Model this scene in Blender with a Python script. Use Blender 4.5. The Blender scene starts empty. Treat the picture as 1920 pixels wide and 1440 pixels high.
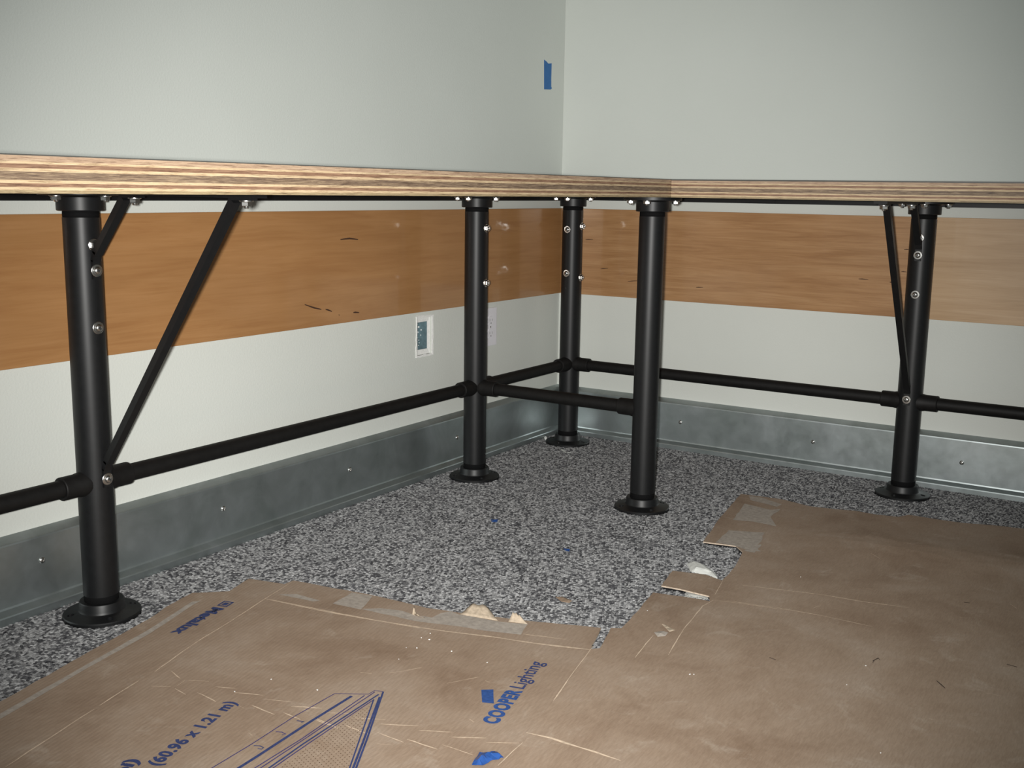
import bpy, bmesh, math, random
from mathutils import Vector, Matrix, noise

# ------------------------------------------------------------------ camera, world, flash, exposure
scene = bpy.context.scene
COL = scene.collection
CAM = Vector((1.80947, -3.10328, 0.79095))
RIGHT = Vector((0.8404, 0.5418, 0.0145)).normalized()
FWD = Vector((-0.5314, 0.8288, -0.1752)).normalized()
UP = RIGHT.cross(FWD).normalized()
RIGHT = FWD.cross(UP).normalized()
def look_matrix(pos, fwd, up):
    r = fwd.cross(up).normalized()
    u = r.cross(fwd).normalized()
    m = Matrix((r, u, -fwd)).transposed().to_4x4()
    m.translation = pos
    return m
cd = bpy.data.cameras.new('camera')
cd.sensor_width = 36.0
cd.sensor_fit = 'HORIZONTAL'
cd.lens = 38.265
cd.clip_start = 0.02
cam = bpy.data.objects.new('camera', cd)
cam.matrix_world = look_matrix(CAM, FWD, UP)
COL.objects.link(cam)
scene.camera = cam

world = bpy.data.worlds.new('world')
scene.world = world
world.use_nodes = True
world.node_tree.nodes['Background'].inputs['Color'].default_value = (0.90, 1.0, 0.99, 1)
world.node_tree.nodes['Background'].inputs['Strength'].default_value = 0.115

# the camera's own flash, just beside the lens
fl = bpy.data.lights.new('camera_flash', 'SPOT')
fl.energy = 126
fl.color = (1.0, 0.985, 0.95)
fl.spot_size = math.radians(72)
fl.spot_blend = 1.0
fl.shadow_soft_size = 0.014
flo = bpy.data.objects.new('camera_flash', fl)
flo.matrix_world = look_matrix(CAM - RIGHT * 0.03 + UP * 0.004, FWD, UP)
COL.objects.link(flo)

scene.view_settings.view_transform = 'Standard'
scene.view_settings.look = 'None'
scene.view_settings.gamma = 1.0
scene.view_settings.use_curve_mapping = False
scene.view_settings.exposure = 1.35

random.seed(7)
# outlines on the floor and on the walls, in metres
DATA = {'sheet_left': [(0.3081,-2.2091),(0.2623,-2.017),(0.2294,-1.8681),(0.2075,-1.8093),(0.1908,-1.7305),(0.243,-1.6822),(0.2228,-1.6108),(0.3034,-1.5917),(0.3036,-1.5667),(0.3806,-1.5559),(0.4903,-1.5385),(0.6151,-1.5303),(0.6819,-1.513),(0.8064,-1.4716),(0.9339,-1.4237),(0.9653,-1.5213),(1.0436,-1.5845),(1.0992,-1.7431),(1.1575,-1.968),(1.1968,-2.132),(0.9101,-2.3255),(0.4347,-2.6224)],
  'sheet_right': [(0.8153,-0.42),(0.9191,-0.404),(1.0043,-0.4217),(1.071,-0.4045),(1.1076,-0.3913),(1.158,-0.3935),(1.2131,-0.3793),(1.2296,-0.3466),(1.2962,-0.3447),(1.3558,-0.3387),(1.4247,-0.3135),(1.489,-0.303),(1.9007,-0.2061),(1.9511,-1.6227),(1.6377,-1.8583),(1.0632,-2.2222),(1.0539,-1.9416),(1.0451,-1.8583),(1.0351,-1.8423),(1.0175,-1.7362),(0.9713,-1.5316),(0.9829,-1.5182),(0.9573,-1.4298),(0.9733,-1.4187),(0.9709,-1.398),(0.9604,-1.3275),(0.9381,-1.2129),(0.9981,-1.1973),(1.0494,-1.1891),(1.0371,-1.163),(0.973,-1.1605),(0.934,-1.165),(0.9147,-1.0679),(0.9487,-1.0589),(0.9813,-1.0508),(1.0238,-1.0644),(1.0151,-0.9719),(0.9921,-0.8654),(0.9642,-0.8341),(0.8918,-0.8505),(0.8542,-0.6629),(0.8301,-0.5096)],
  'creases_left': [[(0.3338,-1.6709),(0.4584,-1.6559),(0.6062,-1.6263),(0.7085,-1.6002),(0.8032,-1.5684),(0.8685,-1.5534),(0.9653,-1.5213)],[(0.3079,-1.5762),(0.331,-1.6729),(0.3606,-1.787),(0.3818,-1.8889),(0.4185,-2.0068)],[(0.424,-2.0429),(0.4455,-2.1326)],[(0.4487,-2.1445),(0.4765,-2.2562),(0.4929,-2.3184)],[(0.8313,-1.5296),(0.9099,-1.5058)],[(0.3297,-1.6715),(0.5018,-1.6449)]],
  'creases_right': [[(1.0352,-1.8429),(1.0733,-1.8358),(1.1428,-1.8343),(1.1854,-1.8348)],[(0.9691,-1.5187),(0.9974,-1.6518),(1.0173,-1.7363)],[(1.0461,-1.87),(1.0499,-1.9271),(1.0517,-1.9432)],[(1.0922,-1.4759),(1.0675,-1.3533),(1.0492,-1.2247),(1.0526,-1.18)],[(1.0526,-1.18),(1.1395,-1.1575),(1.1945,-1.1481)],[(1.0677,-1.1693),(1.1729,-1.1465),(1.2556,-1.1377),(1.3486,-1.1372)],[(1.0697,-1.0674),(1.2221,-1.0287),(1.2987,-1.0208),(1.3814,-1.0011)],[(1.025,-1.0636),(1.0436,-1.1514)],[(1.0498,-1.5183),(1.0344,-1.4128)]],
  'edge_strip': [(0.3453,-2.2327),(0.3017,-2.046),(0.2693,-1.9004),(0.2273,-1.7623),(0.2376,-1.7495),(0.2407,-1.7696),(0.2848,-1.9091),(0.3152,-2.0559),(0.3608,-2.2425)],
  'scuffs': [[(0.4574,-2.0455),(0.4838,-2.0289)],[(0.4372,-1.9898),(0.4738,-2.0008)],[(0.4945,-2.0291),(0.5253,-2.0342)],[(0.4907,-2.0241),(0.4847,-2.0011)],[(0.4894,-1.9979),(0.5188,-1.9815)],[(0.5416,-1.9891),(0.5741,-1.9744)],[(0.582,-1.9856),(0.6258,-1.9673)],[(0.6347,-1.976),(0.6782,-1.9585)],[(0.5339,-2.0186),(0.5824,-2.0243)],[(0.6149,-2.0127),(0.6325,-2.0148)],[(0.6361,-2.0017),(0.6868,-2.0033)],[(0.6918,-1.9916),(0.7297,-1.9929)],[(0.7431,-1.9804),(0.7941,-1.982)],[(0.6886,-1.9692),(0.7315,-1.9483)],[(0.6964,-2.0651),(0.7065,-2.0678)],[(0.6953,-1.9646),(0.7307,-1.9474)],[(0.7417,-1.9574),(0.7757,-1.9375)],[(0.7917,-1.9437),(0.8349,-1.9208)],[(0.8372,-1.936),(0.8874,-1.9083)],[(0.8957,-1.919),(0.9399,-1.8953)],[(0.9472,-1.9076),(0.9907,-1.8816)],[(0.9977,-1.8919),(1.038,-1.8668)],[(0.7955,-1.9679),(0.845,-1.9698)],[(0.8485,-1.9578),(0.8993,-1.9592)],[(0.8981,-1.9494),(0.951,-1.9472)],[(0.9497,-1.9328),(1.0019,-1.9317)],[(1.0065,-1.9184),(1.0165,-1.9175)],[(0.7365,-1.7915),(0.7515,-1.7729)],[(0.7515,-1.7729),(0.7674,-1.7453)],[(0.8382,-1.7694),(0.8531,-1.7433)],[(0.8531,-1.7433),(0.8666,-1.722)],[(0.8835,-1.7263),(0.8931,-1.7276)],[(0.6946,-1.8163),(0.7146,-1.8106)],[(0.7434,-1.9768),(0.793,-1.9808)],[(0.9374,-1.8485),(0.9481,-1.8521)],[(0.8703,-1.984),(0.8887,-1.9745)]],
  'scuffs_right': [[(1.2202,-0.9963),(1.2286,-0.9973)],[(1.2775,-0.9426),(1.2968,-0.94)],[(1.5429,-0.8631),(1.5561,-0.8792)],[(1.1034,-0.935),(1.1083,-0.9239)],[(1.5725,-1.3087),(1.5945,-1.3063)],[(1.2288,-1.1075),(1.2368,-1.0894)],[(1.5731,-1.1904),(1.5908,-1.183)],[(1.5184,-1.4517),(1.5254,-1.4507)],[(1.4714,-0.9934),(1.4866,-0.9888)],[(1.2337,-0.7167),(1.2592,-0.7395)],[(1.4442,-0.7253),(1.4677,-0.7237)]],
  'patches_left': [[(0.4545,-1.617),(0.4467,-1.5514),(0.492,-1.5431),(0.5186,-1.6086)],[(0.5168,-1.6065),(0.5448,-1.5826),(0.5858,-1.5693),(0.6174,-1.5718),(0.6525,-1.5631),(0.6532,-1.5362),(0.6631,-1.5186),(0.6842,-1.5221),(0.7626,-1.5073),(0.8153,-1.4859),(0.8308,-1.5348),(0.7745,-1.5544),(0.7073,-1.5712),(0.6348,-1.5941)],[(0.3366,-1.6402),(0.3636,-1.619),(0.4244,-1.619),(0.4164,-1.6302)]],
  'patches_right': [[(0.8852,-0.6541),(0.8586,-0.504),(0.9322,-0.5168),(0.95,-0.4933),(0.9531,-0.5752),(0.9916,-0.6414),(0.9302,-0.638)],[(0.918,-0.8412),(0.9086,-0.7387),(0.9843,-0.7037),(1.0095,-0.8248),(1.0243,-0.8397),(1.0007,-0.8513),(0.9624,-0.8376)],[(0.8398,-0.426),(0.877,-0.4227),(0.9382,-0.4514),(0.9356,-0.4819),(0.8599,-0.4648)],[(0.9896,-0.8592),(1.0059,-0.7894),(1.0113,-0.7978),(1.0167,-0.8567)]],
  'torn_flaps': [[[(0.6856,-1.5211),(0.7607,-1.5044)],[(0.6922,-1.4929),(0.725,-1.4843)]],[[(0.7792,-1.4978),(0.8148,-1.4863)],[(0.7812,-1.4848),(0.7939,-1.4833)]],[[(0.6117,-1.5726),(0.6215,-1.5742)],[(0.6123,-1.5673),(0.6139,-1.5661)]],[[(0.6174,-1.5718),(0.6417,-1.5707)],[(0.6299,-1.5851),(0.6403,-1.5904)]]],
  'cooper': [(0.9806,-1.8398),(0.9271,-1.6139),(0.9574,-1.8483)],
  'cooper_mark': [(0.8969,-1.7575),(0.9121,-1.7455),(0.94,-1.7858),(0.9226,-1.7927)],
  'metric': [(0.6629,-2.2014),(0.6107,-2.007),(0.6343,-2.1991)],
  'metalux': [(0.275,-1.7245),(0.3139,-1.8869),(0.3073,-1.7418)],
  'pi': [(0.6414,-2.2423),(0.625,-2.2054),(0.6181,-2.2387)],
  'drawing': [([(0.7139,-1.8995),(0.7154,-1.9903),(0.7242,-2.0864),(0.7275,-2.1636),(0.7299,-2.2158)],0.0018),([(0.7139,-1.8995),(0.7587,-1.8713),(0.7588,-1.8551),(0.7726,-1.8512)],0.0018),([(0.7416,-1.8909),(0.7463,-1.9843),(0.7556,-2.1072),(0.7576,-2.1463),(0.7608,-2.1918)],0.0052),([(0.7568,-1.8776),(0.772,-2.0327),(0.7757,-2.1323),(0.7771,-2.1717)],0.002),([(0.7622,-1.8591),(0.7761,-2.0369),(0.7823,-2.1294),(0.7844,-2.1697)],0.002),([(0.7727,-1.8625),(0.7841,-2.0454),(0.7911,-2.1155),(0.7973,-2.173)],0.003),([(0.7782,-1.8836),(0.7898,-2.0432),(0.7962,-2.1168),(0.8017,-2.17)],0.002),([(0.7726,-1.8512),(0.8511,-1.9839),(0.8908,-2.0539),(0.9128,-2.0914)],0.003),([(0.7795,-1.8682),(0.852,-1.9938),(0.8874,-2.0562),(0.9095,-2.0936)],0.0034),([(0.7773,-1.8801),(0.8454,-1.9948),(0.8835,-2.0589),(0.9056,-2.0963)],0.0022),([(0.7261,-2.0408),(0.7344,-2.0369),(0.7434,-2.0379),(0.7401,-2.0427)],0.002),([(0.7297,-2.0878),(0.7371,-2.0834),(0.7452,-2.084),(0.7462,-2.0884),(0.7405,-2.0906)],0.002),([(0.7278,-1.9989),(0.7392,-1.9949),(0.7376,-1.9997)],0.002)],
  'dot_area': [(0.7845,-1.8935),(0.8442,-1.9956),(0.8841,-2.0648),(0.9001,-2.091),(0.8075,-2.154),(0.8009,-2.1024),(0.7961,-2.0458),(0.7864,-1.9625)],
  'blue_wrap': [(1.0168,-1.956),(1.0113,-1.94),(1.0085,-1.9244),(1.0164,-1.9184),(1.0223,-1.9144),(1.0263,-1.907),(1.0312,-1.9089),(1.045,-1.9189),(1.034,-1.9348),(1.03,-1.9501)],
  'curl_tape': [(0.9176,-0.9992),(0.9444,-1.0417),(0.9703,-1.0384),(0.9791,-1.0355),(1.0129,-1.0524),(0.9893,-1.0168),(0.9488,-0.9807),(0.9163,-0.9773)],
  'slot_tape': [(0.9817,-1.1491),(0.9919,-1.1807),(1.0092,-1.1789),(1.0375,-1.1678),(1.0258,-1.1467),(1.0099,-1.1429),(0.9892,-1.1484)],
  'bits': {'white_paper': [(0.1637,-0.2451),(0.1796,-0.2595),(0.1954,-0.2736),(0.2074,-0.2649)],
  'blue1': [(0.6465,-1.0656),(0.6634,-1.065),(0.669,-1.0777),(0.6559,-1.0758)],
  'blue2': [(0.3907,-0.9777),(0.408,-0.9708),(0.4178,-0.9903),(0.4049,-0.9942)],
  'brown': [(0.7831,-1.3322),(0.7932,-1.3234),(0.8208,-1.3318),(0.8217,-1.3439),(0.8054,-1.3469)],
  'chip': [(1.0315,-1.404),(1.0428,-1.3888),(1.0524,-1.3895),(1.0547,-1.4059),(1.0442,-1.4168)],
  'chipcurl': [(1.0294,-1.3686),(1.0368,-1.3672),(1.0525,-1.3785),(1.061,-1.3799),(1.0569,-1.3936)],
  'plaster': [(0.0215,-0.1191),(0.0435,-0.1319),(0.0683,-0.1798),(0.0484,-0.1568)],
  'speck': [(0.1818,-0.0201)]},
  'fibres': [[(1.39,-1.2947),(1.3948,-1.2768),(1.3985,-1.282)],[(1.3914,-1.287),(1.3917,-1.3013)],[(1.497,-1.3106),(1.5149,-1.331)],[(1.4643,-0.9077),(1.475,-0.9054)],[(1.2407,-1.3862),(1.2525,-1.3897)],[(1.5831,-1.1739),(1.5996,-1.175)]],
  'specks': [(1.1531,-0.9548),(1.3851,-1.3202),(1.4816,-1.6002),(1.1598,-1.5222),(1.1543,-1.526),(1.3791,-1.4113),(0.9754,-1.3154),(0.7165,-1.7422),(0.6977,-1.6976),(0.7138,-1.6882),(0.71,-1.6474),(0.6947,-1.6245),(0.6837,-1.9065),(0.848,-1.6686),(0.7712,-1.6648),(0.6936,-1.6492),(0.6837,-1.9065),(0.5811,-1.9847),(0.5961,-1.9204)],
  'cracks': [[(-1.084,0.667),(-1.0508,0.6686),(-1.019,0.6651)],[(-1.2124,0.5183),(-1.1817,0.5082),(-1.1559,0.5022)],[(-1.1409,0.501),(-1.1183,0.4939)],[(-1.0915,0.4811),(-1.0934,0.4839)],[(-1.04,0.4846),(-1.0178,0.4827)]],
  'cracks_right': [[(0.2559,0.5125),(0.2949,0.518)],[(0.1003,0.6389),(0.1275,0.6398)],[(0.1576,0.5478),(0.1844,0.5508)],[(0.4879,0.5078),(0.5104,0.5092)],[(0.9747,0.5608),(1.0012,0.5608)],[(1.0595,0.5567),(1.071,0.5559)],[(1.0886,0.5876),(1.1028,0.5869)],[(1.0912,0.6472),(1.1094,0.648)]]}

# ------------------------------------------------------------------ helpers
def link(name, me, mat=None, parent=None, smooth=False):
    o = bpy.data.objects.new(name, me)
    COL.objects.link(o)
    if mat is not None and len(me.materials) == 0:
        for m in (mat if isinstance(mat, (list, tuple)) else [mat]):
            me.materials.append(m)
    if smooth:
        for p in me.polygons:
            p.use_smooth = True
    if parent is not None:
        o.parent = parent
    return o

def to_mesh(bm, name='mesh'):
    me = bpy.data.meshes.new(name)
    bm.to_mesh(me)
    bm.free()
    return me

def obj(name, bm, mat, parent=None, smooth=False):
    return link(name, to_mesh(bm, name), mat, parent, smooth)

def thing(name, label, cat, loc=(0, 0, 0), rotz=0.0, group=None):
    o = bpy.data.objects.new(name, None)
    o.empty_display_size = 0.05
    COL.objects.link(o)
    o.location = loc
    o.rotation_euler = (0, 0, rotz)
    tag(o, label, cat, group)
    return o

def tag(o, label=None, cat=None, group=None, kind=None):
    if label: o['label'] = label
    if cat: o['category'] = cat
    if group: o['group'] = group
    if kind: o['kind'] = kind
    return o

def box(bm, a, b, bevel=0.0):
    vs = [bm.verts.new((x, y, z)) for x in (a[0], b[0]) for y in (a[1], b[1]) for z in (a[2], b[2])]
    fs = [(0, 1, 3, 2), (4, 6, 7, 5), (0, 4, 5, 1), (2, 3, 7, 6), (0, 2, 6, 4), (1, 5, 7, 3)]
    faces = [bm.faces.new([vs[i] for i in f]) for f in fs]
    if bevel:
        es = list({e for f in faces for e in f.edges})
        bmesh.ops.bevel(bm, geom=es, offset=bevel, segments=2, affect='EDGES', profile=0.6)
    return bm

def lathe(prof, seg=32, bm=None, axis='Z'):
    """prof: list of (r, z); closed at both ends with caps"""
    bm = bm or bmesh.new()
    rings = []
    for r, z in prof:
        ring = []
        for i in range(seg):
            a = 2 * math.pi * i / seg
            ring.append(bm.verts.new((r * math.cos(a), r * math.sin(a), z)))
        rings.append(ring)
    for A, B in zip(rings, rings[1:]):
        for i in range(seg):
            j = (i + 1) % seg
            bm.faces.new((A[i], A[j], B[j], B[i]))
    bm.faces.new(list(reversed(rings[0])))
    bm.faces.new(rings[-1])
    bmesh.ops.recalc_face_normals(bm, faces=bm.faces)
    return bm

def shade_auto(me, ang=35):
    for p in me.polygons:
        p.use_smooth = True
    me.set_sharp_from_angle(angle=math.radians(ang))
    return me

def orient(bm, direction, origin=(0, 0, 0)):
    q = Vector((0, 0, 1)).rotation_difference(Vector(direction).normalized())
    bm.transform(Matrix.Translation(Vector(origin)) @ q.to_matrix().to_4x4())
    return bm

def bar(bm, p, q, w, t, side=(0, 1, 0)):
    """rectangular bar from p to q; w across 'side', t in the other direction"""
    p, q = Vector(p), Vector(q)
    d = (q - p).normalized()
    s = Vector(side).normalized()
    n = d.cross(s).normalized()
    vs = []
    for c in (p, q):
        for a, b in ((-1, -1), (1, -1), (1, 1), (-1, 1)):
            vs.append(bm.verts.new(c + s * (a * w / 2) + n * (b * t / 2)))
    for f in ((3, 2, 1, 0), (4, 5, 6, 7), (0, 1, 5, 4), (1, 2, 6, 5), (2, 3, 7, 6), (3, 0, 4, 7)):
        bm.faces.new([vs[i] for i in f])
    return bm

# ------------------------------------------------------------------ materials
def new_mat(name):
    m = bpy.data.materials.new(name)
    m.use_nodes = True
    nt = m.node_tree
    b = nt.nodes['Principled BSDF']
    return m, nt, b

def N(nt, typ, **kw):
    n = nt.nodes.new(typ)
    for k, v in kw.items():
        if k in n.inputs.keys():
            n.inputs[k].default_value = v
        else:
            setattr(n, k, v)
    return n

def coords(nt, scale=(1, 1, 1), rot=(0, 0, 0)):
    tc = N(nt, 'ShaderNodeTexCoord')
    mp = N(nt, 'ShaderNodeMapping')
    mp.inputs['Scale'].default_value = scale
    mp.inputs['Rotation'].default_value = rot
    nt.links.new(tc.outputs['Object'], mp.inputs['Vector'])
    return mp.outputs['Vector']

def noise_tex(nt, vec, scale, detail=4, rough=0.55, dist=0.0):
    n = N(nt, 'ShaderNodeTexNoise')
    n.inputs['Scale'].default_value = scale
    n.inputs['Detail'].default_value = detail
    n.inputs['Roughness'].default_value = rough
    n.inputs['Distortion'].default_value = dist
    nt.links.new(vec, n.inputs['Vector'])
    return n.outputs['Fac']

def ramp(nt, fac, stops):
    r = N(nt, 'ShaderNodeValToRGB')
    cr = r.color_ramp
    while len(cr.elements) < len(stops):
        cr.elements.new(0.5)
    for e, (p, c) in zip(cr.elements, stops):
        e.position = p
        e.color = (*c, 1) if len(c) == 3 else c
    nt.links.new(fac, r.inputs['Fac'])
    return r.outputs['Color']

def mix(nt, fac, a, b, mode='MIX'):
    m = N(nt, 'ShaderNodeMix', data_type='RGBA', blend_type=mode)
    def setin(sock, v):
        if hasattr(v, 'is_linked') or hasattr(v, 'links'):
            nt.links.new(v, sock)
        elif isinstance(v, (int, float)):
            sock.default_value = v
        else:
            sock.default_value = (*v, 1) if len(v) == 3 else v
    setin(m.inputs['Factor'], fac)
    setin(m.inputs['A'], a)
    setin(m.inputs['B'], b)
    return m.outputs['Result']

def bump(nt, b, height, strength, dist):
    n = N(nt, 'ShaderNodeBump')
    n.inputs['Strength'].default_value = strength
    n.inputs['Distance'].default_value = dist
    nt.links.new(height, n.inputs['Height'])
    nt.links.new(n.outputs['Normal'], b.inputs['Normal'])

def plain(name, col, rough=0.5, metal=0.0, spec=0.5, coat=0.0, vary=0.06, vscale=40):
    m, nt, b = new_mat(name)
    v = coords(nt)
    f = noise_tex(nt, v, vscale, 3)
    c = ramp(nt, f, [(0.3, tuple(max(0, x * (1 - vary)) for x in col)), (0.7, tuple(min(1, x * (1 + vary)) for x in col))])
    nt.links.new(c, b.inputs['Base Color'])
    b.inputs['Roughness'].default_value = rough
    b.inputs['Metallic'].default_value = metal
    b.inputs['Specular IOR Level'].default_value = spec
    b.inputs['Coat Weight'].default_value = coat
    return m

def wall_paint():
    m, nt, b = new_mat('wall_paint')
    v = coords(nt)
    f = noise_tex(nt, v, 2.2, 3)
    c = ramp(nt, f, [(0.3, (0.592, 0.612, 0.572)), (0.7, (0.620, 0.640, 0.600))])
    nt.links.new(c, b.inputs['Base Color'])
    b.inputs['Roughness'].default_value = 0.62
    b.inputs['Specular IOR Level'].default_value = 0.35
    h = noise_tex(nt, v, 210, 3, 0.6)
    bump(nt, b, h, 0.2, 0.0022)
    return m

def board_wood(name, dark, mid, light, streak, coat=0.55):
    m, nt, b = new_mat(name)
    v = coords(nt, (1.6, 1.6, 22))
    warp = noise_tex(nt, coords(nt, (1, 1, 3)), 2.5, 3)
    f = noise_tex(nt, v, 2.0, 6, 0.6, 0.9)
    c = ramp(nt, f, [(0.30, dark), (0.5, mid), (0.72, light)])
    v2 = coords(nt, (3, 3, 150))
    f2 = noise_tex(nt, v2, 2.0, 4, 0.7, 0.3)
    g = ramp(nt, f2, [(0.36, (0.68, 0.62, 0.55)), (0.55, (1, 1, 1))])
    c2 = mix(nt, streak, c, g, 'MULTIPLY')
    w = ramp(nt, warp, [(0.35, (0.94, 0.93, 0.92)), (0.65, (1.04, 1.04, 1.05))])
    c3 = mix(nt, 1.0, c2, w, 'MULTIPLY')
    nt.links.new(c3, b.inputs['Base Color'])
    b.inputs['Roughness'].default_value = 0.42
    b.inputs['Specular IOR Level'].default_value = 0.4
    b.inputs['Coat Weight'].default_value = coat
    b.inputs['Coat Roughness'].default_value = 0.10
    return m

def galvanised():
    m, nt, b = new_mat('galvanised_steel')
    v = coords(nt)
    f = noise_tex(nt, v, 9, 5, 0.65, 0.6)
    c = ramp(nt, f, [(0.3, (0.36, 0.405, 0.40)), (0.7, (0.49, 0.535, 0.545))])
    nt.links.new(c, b.inputs['Base Color'])
    b.inputs['Metallic'].default_value = 0.9
    f2 = noise_tex(nt, v, 22, 5, 0.6)
    r = ramp(nt, f2, [(0.3, (0.36,) * 3), (0.75, (0.46,) * 3)])
    nt.links.new(r, b.inputs['Roughness'])
    h = noise_tex(nt, coords(nt), 6, 3)
    bump(nt, b, h, 0.03, 0.004)
    return m

def cardboard():
    m, nt, b = new_mat('cardboard')
    v = coords(nt)
    f = noise_tex(nt, v, 5.5, 6, 0.62, 0.4)
    c = ramp(nt, f, [(0.28, (0.235, 0.162, 0.112)), (0.5, (0.305, 0.225, 0.164)), (0.75, (0.360, 0.282, 0.220))])
    # scattered pale dust
    f2 = noise_tex(nt, v, 13, 8, 0.72, 0.7)
    d = ramp(nt, f2, [(0.56, (0, 0, 0)), (0.76, (0.55, 0.55, 0.55))])
    c = mix(nt, d, c, (0.47, 0.40, 0.33))
    # fibres
    f3 = noise_tex(nt, coords(nt, (420, 60, 60), (0, 0, math.radians(-14))), 1.0, 4, 0.7)
    g = ramp(nt, f3, [(0.35, (0.86, 0.84, 0.82)), (0.65, (1.08, 1.08, 1.08))])
    c = mix(nt, 0.8, c, g, 'MULTIPLY')
    nt.links.new(c, b.inputs['Base Color'])
    b.inputs['Roughness'].default_value = 0.75
    b.inputs['Specular IOR Level'].default_value = 0.25
    w = N(nt, 'ShaderNodeTexWave', wave_type='BANDS', bands_direction='X')
    w.inputs['Scale'].default_value = 42
    w.inputs['Distortion'].default_value = 0.6
    w.inputs['Detail'].default_value = 1
    nt.links.new(coords(nt, (1, 1, 1), (0, 0, math.radians(-14))), w.inputs['Vector'])
    bump(nt, b, w.outputs['Fac'], 0.12, 0.001)
    return m

def ply_mat(name, cols, sc=260):
    m, nt, b = new_mat(name)
    f = noise_tex(nt, coords(nt, (9, 9, sc)), 2.2, 6, 0.72, 1.2)
    c = ramp(nt, f, [(0.30, cols[0]), (0.48, cols[1]), (0.66, cols[2])])
    f2 = noise_tex(nt, coords(nt, (30, 30, 600)), 1.0, 5, 0.75)
    g = ramp(nt, f2, [(0.36, (0.42, 0.36, 0.33)), (0.50, (1, 1, 1))])
    c = mix(nt, 0.85, c, g, 'MULTIPLY')
    nt.links.new(c, b.inputs['Base Color'])
    b.inputs['Roughness'].default_value = 0.6
    bump(nt, b, f, 0.3, 0.0015)
    return m

def carpet_pile():
    m, nt, b = new_mat('carpet_yarn')
    at = N(nt, 'ShaderNodeAttribute', attribute_type='INSTANCER', attribute_name='shade')
    c = ramp(nt, at.outputs['Fac'], [(0.0, (0.022, 0.022, 0.025)), (0.30, (0.070, 0.070, 0.074)), (0.55, (0.195, 0.194, 0.196)), (1.0, (0.385, 0.385, 0.387))])
    f = noise_tex(nt, coords(nt, (1, 1, 1)), 900, 2)
    g = ramp(nt, f, [(0.3, (0.8, 0.8, 0.8)), (0.7, (1.1, 1.1, 1.1))])
    c = mix(nt, 0.6, c, g, 'MULTIPLY')
    nt.links.new(c, b.inputs['Base Color'])
    b.inputs['Roughness'].default_value = 0.9
    b.inputs['Specular IOR Level'].default_value = 0.15
    return m

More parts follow.
